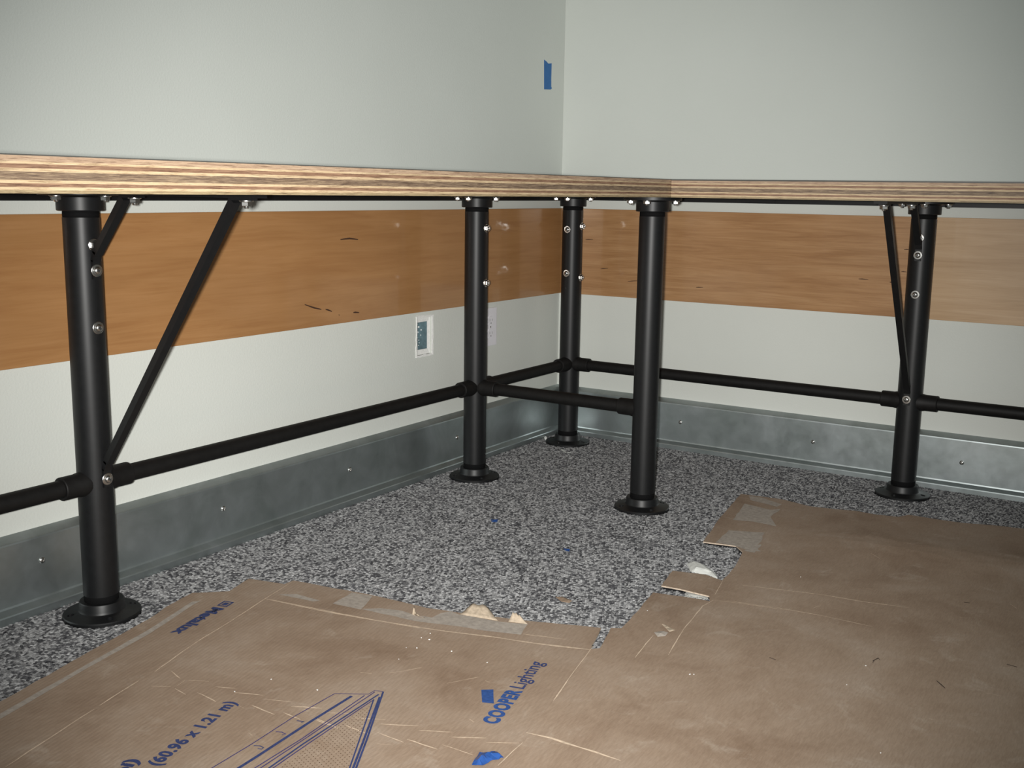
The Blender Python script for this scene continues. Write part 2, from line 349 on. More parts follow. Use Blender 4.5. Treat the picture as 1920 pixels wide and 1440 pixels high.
M = dict(
    wall=wall_paint(),
    board_l=board_wood('varnished_birch_amber', (0.315, 0.152, 0.056), (0.350, 0.178, 0.068), (0.380, 0.198, 0.080), 0.18),
    board_r=board_wood('varnished_birch_grain', (0.310, 0.158, 0.064), (0.375, 0.205, 0.090), (0.430, 0.250, 0.118), 0.45),
    board_p=board_wood('varnished_birch_pale', (0.445, 0.290, 0.160), (0.500, 0.338, 0.196), (0.545, 0.380, 0.232), 0.25),
    board_edge=plain('board_edge', (0.16, 0.08, 0.035), 0.6),
    black=plain('black_satin_paint', (0.0062, 0.0064, 0.0070), 0.45, spec=0.36, vary=0.15, vscale=90),
    black_matt=plain('black_matt_thread', (0.0045, 0.0045, 0.0048), 0.8, spec=0.1),
    black_iron=plain('black_iron_rail', (0.0068, 0.0064, 0.0062), 0.58, spec=0.22, vary=0.2, vscale=60),
    galv=galvanised(),
    steel=plain('bright_zinc_steel', (0.62, 0.61, 0.59), 0.28, metal=1.0),
    steel_dark=plain('dull_steel_socket', (0.10, 0.10, 0.10), 0.5, metal=0.8),
    laminate=plain('dark_laminate', (0.060, 0.058, 0.052), 0.45),
    ply_pale=ply_mat('ply_pale', ((0.33, 0.225, 0.125), (0.45, 0.335, 0.205), (0.54, 0.42, 0.27))),
    ply_red=ply_mat('ply_reddish', ((0.125, 0.066, 0.040), (0.195, 0.108, 0.066), (0.30, 0.185, 0.115))),
    ply_dark=ply_mat('ply_end_grain', ((0.055, 0.036, 0.028), (0.150, 0.100, 0.066), (0.33, 0.245, 0.155))),
    ply_olive=ply_mat('ply_olive', ((0.17, 0.125, 0.070), (0.26, 0.195, 0.110), (0.36, 0.285, 0.170))),
    ply_pink=ply_mat('ply_pinkish', ((0.20, 0.125, 0.082), (0.33, 0.225, 0.150), (0.42, 0.315, 0.215))),
    card=cardboard(),
    card_edge=plain('cardboard_edge', (0.46, 0.375, 0.295), 0.85, spec=0.1, vary=0.25, vscale=200),
    crease=plain('crease_paper', (0.56, 0.44, 0.33), 0.85, spec=0.1, vary=0.2, vscale=150),
    torn=plain('torn_inner_paper', (0.365, 0.322, 0.280), 0.85, spec=0.1, vary=0.16, vscale=120),
    torn_light=plain('torn_kraft_tissue', (0.40, 0.325, 0.245), 0.85, spec=0.1, vary=0.2, vscale=150),
    ink=plain('blue_ink', (0.036, 0.050, 0.138), 0.7, spec=0.2, vary=0.2, vscale=150),
    ink_logo=plain('bright_blue_ink', (0.030, 0.075, 0.235), 0.7, spec=0.2, vary=0.2, vscale=150),
    ink_purple=plain('violet_blue_ink', (0.052, 0.044, 0.140), 0.7, spec=0.2, vary=0.2, vscale=150),
    ink_dot=plain('brown_ink', (0.10, 0.058, 0.034), 0.8, spec=0.2),
    tape_blue=plain('blue_masking_tape', (0.035, 0.140, 0.365), 0.6, spec=0.3, vary=0.05),
    wrap_blue=plain('blue_plastic_film', (0.018, 0.066, 0.24), 0.22, spec=0.6, vary=0.2, vscale=60),
    white_film=plain('white_plastic_film', (0.66, 0.67, 0.64), 0.35, spec=0.5, vary=0.05),
    white=plain('white_plastic', (0.72, 0.71, 0.75), 0.35, spec=0.45, vary=0.02),
    white_dim=plain('white_plastic_slot', (0.22, 0.22, 0.22), 0.6),
    plaster=plain('chalky_plaster', (0.76, 0.76, 0.74), 0.9, spec=0.1, vary=0.08, vscale=200),
    box_steel=plain('bluish_box_steel', (0.22, 0.33, 0.37), 0.35, metal=0.5, vary=0.25, vscale=60),
    fibre=plain('dark_fibre', (0.03, 0.018, 0.012), 0.9),
    crack=plain('dark_wood_crack', (0.050, 0.020, 0.009), 0.8),
    carpet_base=plain('carpet_backing', (0.030, 0.030, 0.033), 0.95, spec=0.1, vary=0.3, vscale=120),
    yarn=carpet_pile(),
)

# ------------------------------------------------------------------ dimensions
FLOOR = -0.004            # carpet backing; the loops stand up to z = 0
DL, DR = 0.728, 0.745     # worktop depths
ZL, ZT = 0.780, 0.8216    # worktop underside and top
ZBT, ZBB = 0.7363, 0.4618 # wall boards
XEND, YEND, ZEND = 3.6, -4.4, 2.7
HY0, HY1, HZ0, HZ1 = -0.767, -0.697, 0.340, 0.446   # opening for the junction box
PX, PY = 0.1264, -0.1444
Y1, Y2, X4, X5 = -1.8886, -0.667, 0.6457, 1.1658
R = 0.0314
ZR = 0.2555

# ------------------------------------------------------------------ room shell
bm = bmesh.new()
box(bm, (-0.12, YEND, FLOOR - 0.06), (XEND, 0.12, FLOOR))
floor = tag(obj('floor', bm, M['carpet_base']), 'dark grey patterned loop carpet floor under the bench', kind='structure')

bm = bmesh.new()   # left wall with the rectangular opening cut right through it
ys, zs = (YEND, HY0, HY1, 0.0), (FLOOR, HZ0, HZ1, ZEND)
grid = {}
for x in (-0.12, 0.0):
    for i, y in enumerate(ys):
        for j, z in enumerate(zs):
            grid[(x, i, j)] = bm.verts.new((x, y, z))
for i in range(3):
    for j in range(3):
        if i == 1 and j == 1:
            continue
        for x in (-0.12, 0.0):
            bm.faces.new([grid[(x, i, j)], grid[(x, i + 1, j)], grid[(x, i + 1, j + 1)], grid[(x, i, j + 1)]])
for ring in ([(0, 0), (1, 0), (2, 0), (3, 0), (3, 1), (3, 2), (3, 3), (2, 3), (1, 3), (0, 3), (0, 2), (0, 1)], [(1, 1), (2, 1), (2, 2), (1, 2)]):
    for a, b in zip(ring, ring[1:] + ring[:1]):
        bm.faces.new([grid[(-0.12, *a)], grid[(-0.12, *b)], grid[(0.0, *b)], grid[(0.0, *a)]])
bmesh.ops.recalc_face_normals(bm, faces=bm.faces)
tag(obj('wall_left', bm, M['wall']), 'pale grey-green painted wall on the left', kind='structure')
bm = bmesh.new()
box(bm, (-0.12, 0.0, FLOOR), (XEND, 0.12, ZEND))
tag(obj('wall_right', bm, M['wall']), 'pale grey-green painted wall on the right', kind='structure')

# galvanised sheet baseboards, bent profile: (distance from wall, height)
PROF = [(0.0, 0.1545), (0.0155, 0.1440), (0.0175, 0.1425), (0.0180, 0.1395), (0.0180, 0.0250), (0.0190, 0.0215), (0.0315, 0.0155),
        (0.0335, 0.0145), (0.0345, 0.0120), (0.0345, FLOOR), (0.0, FLOOR)]
def baseboard(side):
    bm = bmesh.new()
    ra, rb = [], []
    for d, z in PROF:
        if side == 'left':
            ra.append(bm.verts.new((d, YEND, z))); rb.append(bm.verts.new((d, -d, z)))
        else:
            ra.append(bm.verts.new((d, -d, z))); rb.append(bm.verts.new((XEND, -d, z)))
    n = len(PROF)
    for i in range(n):
        j = (i + 1) % n
        bm.faces.new((ra[i], ra[j], rb[j], rb[i]))
    bm.faces.new(ra); bm.faces.new(list(reversed(rb)))
    bmesh.ops.recalc_face_normals(bm, faces=bm.faces)
    o = obj('baseboard_' + side, bm, M['galv'])
    return tag(o, 'galvanised sheet steel baseboard along the %s wall' % side, kind='structure')
base_l = baseboard('left')
base_r = baseboard('right')
def screw_mesh(r, h):
    bm = lathe([(r, 0), (r, h * 0.35), (r * 0.8, h * 0.8), (r * 0.42, h), (r * 0.36, h * 0.55)], 14)
    return bm
scr_me = shade_auto(to_mesh(screw_mesh(0.0062, 0.0032), 'screw'), 50)
for y, z in ((-1.9341, 0.0945), (-1.4876, 0.0865), (-1.0661, 0.0868), (-0.5996, 0.0845)):
    o = link('screw', scr_me, M['steel'], base_l); o.location = (0.0178, y, z); o.rotation_euler = (0, math.pi / 2, 0)
for x, z in ((0.4577, 0.0853), (0.8779, 0.0805), (1.2875, 0.0794)):
    o = link('screw', scr_me, M['steel'], base_r); o.location = (x, -0.0178, z); o.rotation_euler = (math.pi / 2, 0, 0)

# ------------------------------------------------------------------ varnished boards on the walls
def wall_board(name, a, b, mats, label):
    bm = bmesh.new()
    box(bm, a, b, 0.0012)
    o = obj(name, bm, mats)
    return tag(o, label, 'board')
bl = wall_board('wall_board', (0.0005, YEND, ZBB), (0.0125, -0.0005, ZBT), M['board_l'], 'long amber varnished plywood board on left wall, with dark slit knots')
br = wall_board('wall_board', (0.0130, -0.0125, ZBB), (1.1660, -0.0005, ZBT), M['board_r'], 'varnished plywood board with streaky grain on right wall, from the corner to the braced post')
bp = wall_board('wall_board', (1.1670, -0.0125, ZBB), (XEND, -0.0005, ZBT), M['board_p'], 'paler plywood board on right wall, at the right edge beyond the braced post')
def crack(pts, w, parent, plane):
    bm = bmesh.new()
    if len(pts) == 2:
        a, b = pts
        m1 = (a[0] + (b[0] - a[0]) * 0.35, a[1] + (b[1] - a[1]) * 0.35 + w * 0.15)
        pts = [a, m1, b]
    top, bot = [], []
    n = len(pts)
    for i, (s, z) in enumerate(pts):
        h = w * (0.25 if i in (0, n - 1) else 0.5)
        for lst, zz in ((top, z + h), (bot, z - h)):
            p = (0.0127, s, zz) if plane == 'x' else (s, -0.0127, zz)
            lst.append(bm.verts.new(p))
    for i in range(n - 1):
        bm.faces.new((top[i], top[i + 1], bot[i + 1], bot[i]))
    r = bmesh.ops.extrude_face_region(bm, geom=bm.faces[:])
    for v in r['geom']:
        if isinstance(v, bmesh.types.BMVert):
            v.co += Vector((-0.0006, 0, 0)) if plane == 'x' else Vector((0, 0.0006, 0))
    bmesh.ops.recalc_face_normals(bm, faces=bm.faces)
    obj('knot_slit', bm, M['crack'], parent)
for p in DATA['cracks']: crack(p, 0.0042, bl, 'x')
for p in DATA['cracks_right']: crack(p, 0.0026, br, 'y')

# ------------------------------------------------------------------ plywood worktops
PLIES = [('ply_pink', 0.0062), ('ply_pale', 0.0026), ('ply_red', 0.0046), ('ply_pale', 0.0036), ('ply_dark', 0.0040), ('ply_dark', 0.0050),
         ('ply_pale', 0.0032), ('ply_red', 0.0040), ('ply_pale', 0.0034), ('ply_olive', 0.0036)]
LAM = 0.0014
def worktop(label, rng, front, lam):
    t = thing('worktop', label, 'worktop', (rng[0], rng[1], ZL))
    ox, oy = rng[0], rng[1]
    z = ZT - ZL
    def add(name, z0, z1, inset, mat, bev=0.0):
        bm = bmesh.new()
        a = [0, 0, z0]; b = [rng[2] - ox, rng[3] - oy, z1]
        if front == 'x': b[0] -= inset
        else: a[1] += inset
        box(bm, a, b, bev)
        return obj(name, bm, M[mat], t)
    add('laminate_top', z - lam, z, 0.0, 'laminate')
    z -= lam
    tot = sum(h for _, h in PLIES)
    k = z / tot
    for i, (m, h) in enumerate(PLIES):
        h *= k
        add('ply', max(0, z - h), z, (0.0004, 0.0, 0.0007, 0.0001, 0.0006, 0.0003, 0.0, 0.0006, 0.0, 0.0005)[i], m)
        z -= h
    return t
wl = worktop('plywood worktop with striped edge running along the left wall', (0.0030, YEND + 0.02, DL, -0.0030), 'x', 0.0014)
wr = worktop('plywood worktop with striped edge running along the right wall', (DL + 0.0005, -DR, XEND - 0.02, -0.0030), 'y', 0.0030)
# black strips under the worktops, along the walls
bm = bmesh.new()
box(bm, (0.0, 0.0, 0.7605 - ZL), (0.030, -0.0030 - (YEND + 0.02), 0.0))
obj('black_strip', bm, M['black'], wl)
bm = bmesh.new()
yb = -0.0030 - (YEND + 0.02)
box(bm, (0.0305, yb - 0.030, 0.7635 - ZL), (DL - 0.0030, yb, 0.0))
obj('black_strip', bm, M['black'], wl)
bm = bmesh.new()
box(bm, (0.0, DR - 0.033, 0.7635 - ZL), (XEND - 0.02 - DL - 0.0005, DR - 0.0030, 0.0))
obj('black_strip', bm, M['black'], wr)

# ------------------------------------------------------------------ bolts and pipe fittings (shared meshes)
def me_of(bm, name, ang=35):
    return shade_auto(to_mesh(bm, name), ang)
ME = {}
ME['washer'] = me_of(lathe([(0.0112, 0), (0.0112, 0.0012), (0.0104, 0.0019), (0.0050, 0.0022)], 22), 'washer')
ME['button_head'] = me_of(lathe([(0.0072, 0.0), (0.0072, 0.0008), (0.0063, 0.0028), (0.0046, 0.0042), (0.0030, 0.0046), (0.0029, 0.0020)], 18), 'button_head', 60)
ME['socket_hole'] = me_of(lathe([(0.0027, 0.0040), (0.0027, 0.0048)], 6), 'socket_hole')
ME['hex_nut'] = me_of(lathe([(0.0086, 0), (0.0092, 0.0008), (0.0092, 0.0060), (0.0084, 0.0070), (0.0044, 0.0070)], 6), 'hex_nut', 20)
ME['stud_end'] = me_of(lathe([(0.0040, 0.0060), (0.0040, 0.0115), (0.0033, 0.0125)], 12), 'stud_end')
def bolt(parent, origin, d, kind='button'):
    """a bolt is its washer; head or nut are sub-parts"""
    q = Vector((0, 0, 1)).rotation_difference(Vector(d))
    b = link('bolt', ME['washer'], M['steel'], parent)
    b.location = origin
    b.rotation_euler = q.to_euler()
    if kind == 'button':
        h = link('bolt_head', ME['button_head'], M['steel'], b); h.location = (0, 0, 0.0018)
        s = link('hex_socket', ME['socket_hole'], M['steel_dark'], b); s.location = (0, 0, 0.0016)
    else:
        h = link('hex_nut', ME['hex_nut'], M['steel'], b); h.location = (0, 0, 0.0019)
        link('stud_end', ME['stud_end'], M['steel'], b)
    return b

def flange_mesh():
    prof = [(0.0690, 0.0), (0.0700, 0.0015), (0.0700, 0.0075), (0.0685, 0.0095), (0.0640, 0.0105), (0.0450, 0.0135), (0.0425, 0.0150),
            (0.0405, 0.0190), (0.0400, 0.0300), (0.0385, 0.0325), (0.0320, 0.0325)]
    bm = lathe(prof, 40)
    a = link('flange_tmp', to_mesh(bm, 'flange_tmp'))
    cb = bmesh.new()
    for k in range(4):
        ang = math.pi / 4 + k * math.pi / 2
        c = bmesh.new()
        lathe([(0.0062, 0.0030), (0.0062, 0.03)], 12, c)
        c.transform(Matrix.Translation((0.0560 * math.cos(ang), 0.0560 * math.sin(ang), 0)))
        tmp = to_mesh(c); cb.from_mesh(tmp); bpy.data.meshes.remove(tmp)
    cut = link('cut_tmp', to_mesh(cb, 'cut_tmp'))
    md = a.modifiers.new('cut', 'BOOLEAN'); md.object = cut; md.operation = 'DIFFERENCE'; md.solver = 'EXACT'
    bpy.context.view_layer.update()
    dg = bpy.context.evaluated_depsgraph_get()
    me = bpy.data.meshes.new_from_object(a.evaluated_get(dg))
    bpy.data.objects.remove(a); bpy.data.objects.remove(cut)
    me.name = 'floor_flange'
    return shade_auto(me, 30)
ME['floor_flange'] = flange_mesh()
ME['top_flange'] = me_of(lathe([(0.0345, -0.0350), (0.0390, -0.0350), (0.0402, -0.0335), (0.0402, -0.0115), (0.0440, -0.0095), (0.0690, -0.0080), (0.0700, -0.0070), (0.0700, 0.0)], 40), 'top_flange', 30)
H = ZL - FLOOR
ME['tube'] = me_of(lathe([(R, 0.045), (R, H - 0.0465)], 48), 'tube', 40)
ME['thread'] = me_of(lathe([(0.0302, 0.0), (0.0302, 0.0022), (0.0308, 0.003), (0.0308, 0.0195), (0.0302, 0.0205), (0.0302, 0.0240)], 40), 'thread', 40)
ME['socket'] = me_of(lathe([(0.0235, R - 0.010), (0.0225, R + 0.004), (0.0213, R + 0.009), (0.0213, 0.0705), (0.0200, 0.0720), (0.0172, 0.0720)], 28), 'pipe_socket', 40)
BLT = FLOOR  # local z = world z - FLOOR

def make_post(label, x, y, group=None):
    t = thing('pipe_post', label, 'post', (x, y, FLOOR))
    link('post_tube', ME['tube'], M['black'], t)
    link('floor_flange', ME['floor_flange'], M['black'], t).rotation_euler = (0, 0, random.uniform(0, 1.2))
    f = link('top_flange', ME['top_flange'], M['black'], t); f.location = (0, 0, H - 0.0002)
    a = link('threaded_end', ME['thread'], M['black_matt'], t); a.location = (0, 0, 0.0300)
    a = link('threaded_end', ME['thread'], M['black_matt'], t); a.location = (0, 0, H - 0.0475); a.scale = (1, 1, 0.55)
    for ang in (0.45, 0.45 + math.pi / 2, 0.45 + math.pi, 0.45 + 1.5 * math.pi):
        ang += -0.25
        bolt(f, (0.0555 * math.cos(ang), 0.0555 * math.sin(ang), -0.0086), (0, 0, -1), 'nut').scale = (0.95, 0.95, 0.85)
    return t
def add_socket(t, d):
    o = link('pipe_socket', ME['socket'], M['black_iron'], t)
    o.location = (0, 0, ZR - FLOOR)
    o.rotation_euler = Vector((0, 0, 1)).rotation_difference(Vector(d)).to_euler()
def post_bolt(t, d, z, kind):
    d = Vector(d)
    p = d * (R - 0.0004); p.z = z - FLOOR
    bolt(t, p, d, kind)
def rot2(v, a):
    return (v[0] * math.cos(a) - v[1] * math.sin(a), v[0] * math.sin(a) + v[1] * math.cos(a), v[2])
def add_bracket(t, ang):
    """long and short diagonal bars from the post out to the worktop, in direction ang"""
    def P(u, z): return rot2((u, 0, z - FLOOR), ang)
    side = rot2((0, 1, 0), ang)
    bm = bmesh.new()
    bar(bm, P(0.072, 0.7765), P(0.440, 0.7765), 0.030, 0.0068, side)
    bmesh.ops.recalc_face_normals(bm, faces=bm.faces)
    obj('bracket_arm', bm, M['black'], t)
    for nm, lo, hi, bx in (('long_brace', 0.296, 0.385, 0.410), ('short_brace', 0.672, 0.122, 0.146)):
        bm = bmesh.new()
        zl = 0.250 if nm == 'long_brace' else 0.627
        bar(bm, P(R + 0.0028, zl), P(R + 0.0028, lo - 0.012), 0.0155, 0.0045, side)
        bar(bm, P(R + 0.0024, lo - 0.014), P(R + 0.010, lo + 0.003), 0.0155, 0.0075, side)
        bar(bm, P(R + 0.008, lo), P(hi, 0.7690), 0.0155, 0.0125, side)
        bar(bm, P(hi - 0.006, 0.7712), P(bx + 0.016, 0.7712), 0.0165, 0.0036, side)
        bmesh.ops.recalc_face_normals(bm, faces=bm.faces)
        b = obj(nm, bm, M['black'], t)
        q = P(bx, 0.7694)
        bolt(b, q, (0, 0, -1), 'nut')
    d = rot2((1, 0, 0), ang)
    for z, k, off in ((0.686, 'nut', 0.0), (0.642, 'button', 0.0046), (0.5405, 'button', 0.0), (0.265, 'button', 0.0046)):
        p = Vector(d) * (R - 0.0004 + off); p.z = z - FLOOR
        bolt(t, p, d, k)

p1 = make_post('black pipe post by the left wall, nearest the left edge, with two diagonal braces', PX, Y1)
add_socket(p1, (0, 1, 0)); add_socket(p1, (0, -1, 0)); add_bracket(p1, 0.0)
p2 = make_post('black pipe post by the left wall beside the white outlet plate', PX, Y2)
for d in ((0, 1, 0), (0, -1, 0), (1, 0, 0)): add_socket(p2, d)
for z in (0.690, 0.544): post_bolt(p2, (1, 0, 0), z, 'nut')
p3 = make_post('black pipe post standing deepest in the room corner', PX, PY)
add_socket(p3, (0, -1, 0)); add_socket(p3, (1, 0, 0))
for z in (0.675, 0.541): post_bolt(p3, (0, -1, 0), z, 'button')
for z in (0.685, 0.528): post_bolt(p3, (1, 0, 0), z, 'nut')
p4 = make_post('black pipe post under the inner corner of the worktops, away from the walls', X4, Y2)
add_socket(p4, (-1, 0, 0))
p5 = make_post('black pipe post by the right wall with two diagonal braces', X5, PY)
add_socket(p5, (1, 0, 0)); add_socket(p5, (-1, 0, 0)); add_bracket(p5, -math.pi / 2)

def rail(a, b, label):
    a, b = Vector((*a, ZR)), Vector((*b, ZR))
    L = (b - a).length
    bm = lathe([(0.0150, 0.0), (0.0165, 0.0012), (0.0165, L - 0.0012), (0.0150, L)], 28)
    q = Vector((0, 0, 1)).rotation_difference((b - a).normalized())
    o = link('pipe_rail', me_of(bm, 'pipe_rail', 40), M['black_iron'])
    o.location = a; o.rotation_euler = q.to_euler()
    tag(o, label, 'pipe')
    o['group'] = 'black pipe rails between the posts'
E_ = 0.0712
rail((PX, Y1 + E_), (PX, Y2 - E_), 'long black pipe rail along the left wall between two posts, below the junction box')
rail((PX, YEND + 0.1), (PX, Y1 - E_), 'black pipe rail leaving the frame at the left edge')
rail((PX, Y2 + E_), (PX, PY - E_), 'short black pipe rail along the left wall running into the corner post')
rail((PX + E_, Y2), (X4 - E_, Y2), 'short black pipe rail crossing to the free-standing inner post')
rail((PX + E_, PY), (X5 - E_, PY), 'long black pipe rail along the right wall from the corner post')
rail((X5 + E_, PY), (XEND - 0.1, PY), 'black pipe rail leaving the frame at the right edge')

# ------------------------------------------------------------------ wall fittings
# blue masking tape
bm = bmesh.new()
pts = [(-0.1253, 1.1892), (-0.112, 1.1855), (-0.100, 1.1800), (-0.0801, 1.1830), (-0.0812, 1.140), (-0.0801, 1.112), (-0.0755, 1.108), (-0.0830, 1.1035), (-0.1219, 1.1010), (-0.1235, 1.145)]
f = bm.faces.new([bm.verts.new((0.0010, y, z)) for y, z in pts])
r = bmesh.ops.extrude_face_region(bm, geom=[f])
for v in r['geom']:
    if isinstance(v, bmesh.types.BMVert): v.co.x = 0.0002
bmesh.ops.recalc_face_normals(bm, faces=bm.faces)
tag(obj('masking_tape', bm, M['tape_blue']), 'strip of blue masking tape stuck on the left wall near the corner', 'tape')

# open junction box with ragged plaster edge
jb = thing('junction_box', 'open steel junction box set in the left wall with ragged white plaster edge', 'electrical box', (0, (HY0 + HY1) / 2, HZ0))
hw, hh = (HY1 - HY0) / 2 - 0.001, HZ1 - HZ0
bm = bmesh.new()
x0, x1, t_ = -0.052, -0.010, 0.0016
box(bm, (x0, -hw + .006, 0.006), (x0 + t_, hw - .006, hh - 0.006))
box(bm, (x0 + t_, -hw + .006, 0.006), (x1, -hw + .006 + t_, hh - 0.006))
box(bm, (x0 + t_, hw - .006 - t_, 0.006), (x1, hw - .006, hh - 0.006))
box(bm, (x0 + t_, -hw + .006 + t_, 0.006), (x1, hw - .006 - t_, 0.006 + t_))
box(bm, (x0 + t_, -hw + .006 + t_, hh - 0.006 - t_), (x1, hw - .006 - t_, hh - 0.006))
obj('box_shell', bm, M['box_steel'], jb)
def ring_plate(bm, x, yo, zo0, zo1, yi, zi0, zi1, th, jag=0.0, seed=1, nside=9):
    rnd = random.Random(seed)
    def path(y, z0, z1, j):
        P = []
        cs = [(-y, z0), (y, z0), (y, z1), (-y, z1)]
        for (ay, az), (by, bz) in zip(cs, cs[1:] + cs[:1]):
            for k in range(nside):
                s = k / nside
                P.append((ay + (by - ay) * s + rnd.uniform(-j, j), az + (bz - az) * s + rnd.uniform(-j, j)))
        return P
    A, B = path(yo, zo0, zo1, jag), path(yi, zi0, zi1, jag * 0.6)
    n = len(A)
    top = [(bm.verts.new((x + th, *a)), bm.verts.new((x + th * 0.6, *b))) for a, b in zip(A, B)]
    bot = [(bm.verts.new((x, *a)), bm.verts.new((x, *b))) for a, b in zip(A, B)]
    for i in range(n):
        j2 = (i + 1) % n
        bm.faces.new((top[i][0], top[j2][0], top[j2][1], top[i][1]))
        bm.faces.new((bot[i][1], bot[j2][1], bot[j2][0], bot[i][0]))
        bm.faces.new((bot[i][0], bot[j2][0], top[j2][0], top[i][0]))
        bm.faces.new((top[i][1], top[j2][1], bot[j2][1], bot[i][1]))
    bmesh.ops.recalc_face_normals(bm, faces=bm.faces)
bm = bmesh.new()
ring_plate(bm, -0.0100, hw - 0.001, 0.001, hh - 0.001, hw - 0.009, 0.015, hh - 0.015, 0.004)
obj('mud_ring', bm, M['plaster'], jb)
bm = bmesh.new()
ring_plate(bm, 0.0001, hw + 0.004, -0.004, hh + 0.004, hw - 0.0015, 0.0015, hh - 0.0015, 0.0022, 0.0016, 3)
obj('plaster_edge', bm, M['plaster'], jb)
for zz in (0.038, 0.070):
    s = link('box_screw', ME['button_head'], M['steel'], jb); s.location = (x0 + t_, 0.016, zz); s.rotation_euler = (0, math.pi / 2, 0)
bm = bmesh.new()
for k in range(9):
    zc = 0.020 + k * 0.0074; xc = random.uniform(-0.046, -0.030)
    bmesh.ops.create_icosphere(bm, subdivisions=1, radius=random.uniform(0.0014, 0.0030), matrix=Matrix.Translation((xc, hw - 0.0083, zc)))
o = obj('plaster_crumbs', bm, M['plaster'], jb); o['kind'] = 'stuff'

# duplex outlet
oy = -0.4140
ol = thing('outlet', 'white duplex wall outlet partly hidden behind a black post', 'outlet', (0.0, oy, 0.3300))
bm = bmesh.new(); box(bm, (0.0003, -0.035, 0.0), (0.0055, 0.035, 0.1145), 0.0018)
obj('cover_plate', bm, M['white'], ol)
for zc in (0.0380, 0.0765):
    bm = bmesh.new()
    vs = []
    for i in range(24):
        a = 2 * math.pi * i / 24
        y, z = 0.0168 * math.cos(a), 0.0168 * math.sin(a)
        z = max(-0.0138, min(0.0138, z))
        vs.append((y, z))
    fr = [bm.verts.new((0.0076, y * 0.96, zc + z * 0.96)) for y, z in vs]
    bk = [bm.verts.new((0.0055, y, zc + z)) for y, z in vs]
    bm.faces.new(fr); bm.faces.new(list(reversed(bk)))
    for i in range(24):
        j = (i + 1) % 24
        bm.faces.new((bk[i], bk[j], fr[j], fr[i]))
    bmesh.ops.recalc_face_normals(bm, faces=bm.faces)
    rc = obj('receptacle', bm, M['white'], ol)
    for yy, hz in ((-0.0064, 0.0040), (0.0064, 0.0034)):
        bm = bmesh.new(); box(bm, (0.0072, yy - 0.0009, zc + 0.002 - hz), (0.0079, yy + 0.0009, zc + 0.002 + hz))
        obj('slot', bm, M['white_dim'], rc)
    bm = lathe([(0.0024, 0.0072), (0.0024, 0.0079)], 12); bm.transform(Matrix.Translation((0, 0, zc - 0.0075)) @ Matrix.Rotation(math.pi / 2, 4, 'Y'))
    obj('ground_hole', bm, M['white_dim'], rc)
s = link('plate_screw', scr_me, M['steel'], ol); s.location = (0.0054, 0, 0.0572); s.rotation_euler = (0, math.pi / 2, 0); s.scale = (0.55,) * 3

# ------------------------------------------------------------------ cardboard on the floor
def sstep(x):
    x = max(0.0, min(1.0, x)); return x * x * (3 - 2 * x)
def warp_left(x, y):
    return 0.0004 + 0.0011 * (1 + noise.noise(Vector((x * 3.1, y * 2.6, 2.0))))
def warp_right(x, y):
    b = 0.0002 + 0.0022 * (1 + noise.noise(Vector((x * 2.6, y * 2.9, 7.5))))
    b += 0.007 * math.exp(-((y + 0.62 - 0.10 * (x - 1.3)) / 0.10) ** 2) * sstep((x - 0.98) / 0.35)
    b += 0.0050 * sstep((1.50 - x) / 0.32) * sstep((-1.12 - y) / 0.28)
    return b
TH = 0.0028
def inside(poly, x, y):
    c = False
    n = len(poly)
    for i in range(n):
        (x1, y1), (x2, y2) = poly[i], poly[(i + 1) % n]
        if (y1 > y) != (y2 > y) and x < (x2 - x1) * (y - y1) / (y2 - y1) + x1:
            c = not c
    return c
def ragged(poly, amp, seed):
    rnd = random.Random(seed)
    out = []
    for (a, b) in zip(poly, poly[1:] + poly[:1]):
        L = math.hypot(b[0] - a[0], b[1] - a[1])
        n = max(1, int(L / 0.022))
        for k in range(n):
            s = k / n
            j = amp if k else amp * 0.3
            out.append((a[0] + (b[0] - a[0]) * s + rnd.uniform(-j, j), a[1] + (b[1] - a[1]) * s + rnd.uniform(-j, j)))
    return out
def grid_cut(bm, step):
    xs = [v.co.x for v in bm.verts]; ys_ = [v.co.y for v in bm.verts]
    for ax, lo, hi in ((0, min(xs), max(xs)), (1, min(ys_), max(ys_))):
        k = math.floor(lo / step) + 1
        while k * step < hi:
            co = [0, 0, 0]; co[ax] = k * step
            no = [0, 0, 0]; no[ax] = 1
            bmesh.ops.bisect_plane(bm, geom=bm.verts[:] + bm.edges[:] + bm.faces[:], dist=1e-6, plane_co=co, plane_no=no)
            k += 1
def sheet(name, poly, warp, label, seed):
    bm = bmesh.new()
    bm.faces.new([bm.verts.new((x, y, 0)) for x, y in ragged(poly, 0.0012, seed)])
    bmesh.ops.triangulate(bm, faces=bm.faces[:], ngon_method='EAR_CLIP')
    grid_cut(bm, 0.05)
    bmesh.ops.recalc_face_normals(bm, faces=bm.faces)
    if sum(f.normal.z for f in bm.faces) < 0:
        bmesh.ops.reverse_faces(bm, faces=bm.faces[:])
    for v in bm.verts: v.co.z = warp(v.co.x, v.co.y)
    r = bmesh.ops.extrude_face_region(bm, geom=bm.faces[:], use_keep_orig=True)
    newf = [g for g in r['geom'] if isinstance(g, bmesh.types.BMFace)]
    for g in r['geom']:
        if isinstance(g, bmesh.types.BMVert): g.co.z += TH
    bmesh.ops.recalc_face_normals(bm, faces=bm.faces)
    bm.normal_update()
    for f in bm.faces:
        f.material_index = 1 if abs(f.normal.z) < 0.5 else 0
    me = to_mesh(bm, name)
    o = link(name, me, [M['card'], M['card_edge']])
    return tag(o, label, 'cardboard', 'flattened cardboard sheets on the floor')
sl = sheet('cardboard_sheet', DATA['sheet_left'], warp_left, 'flattened cardboard box sheet with blue printed lettering and lamp drawing', 5)
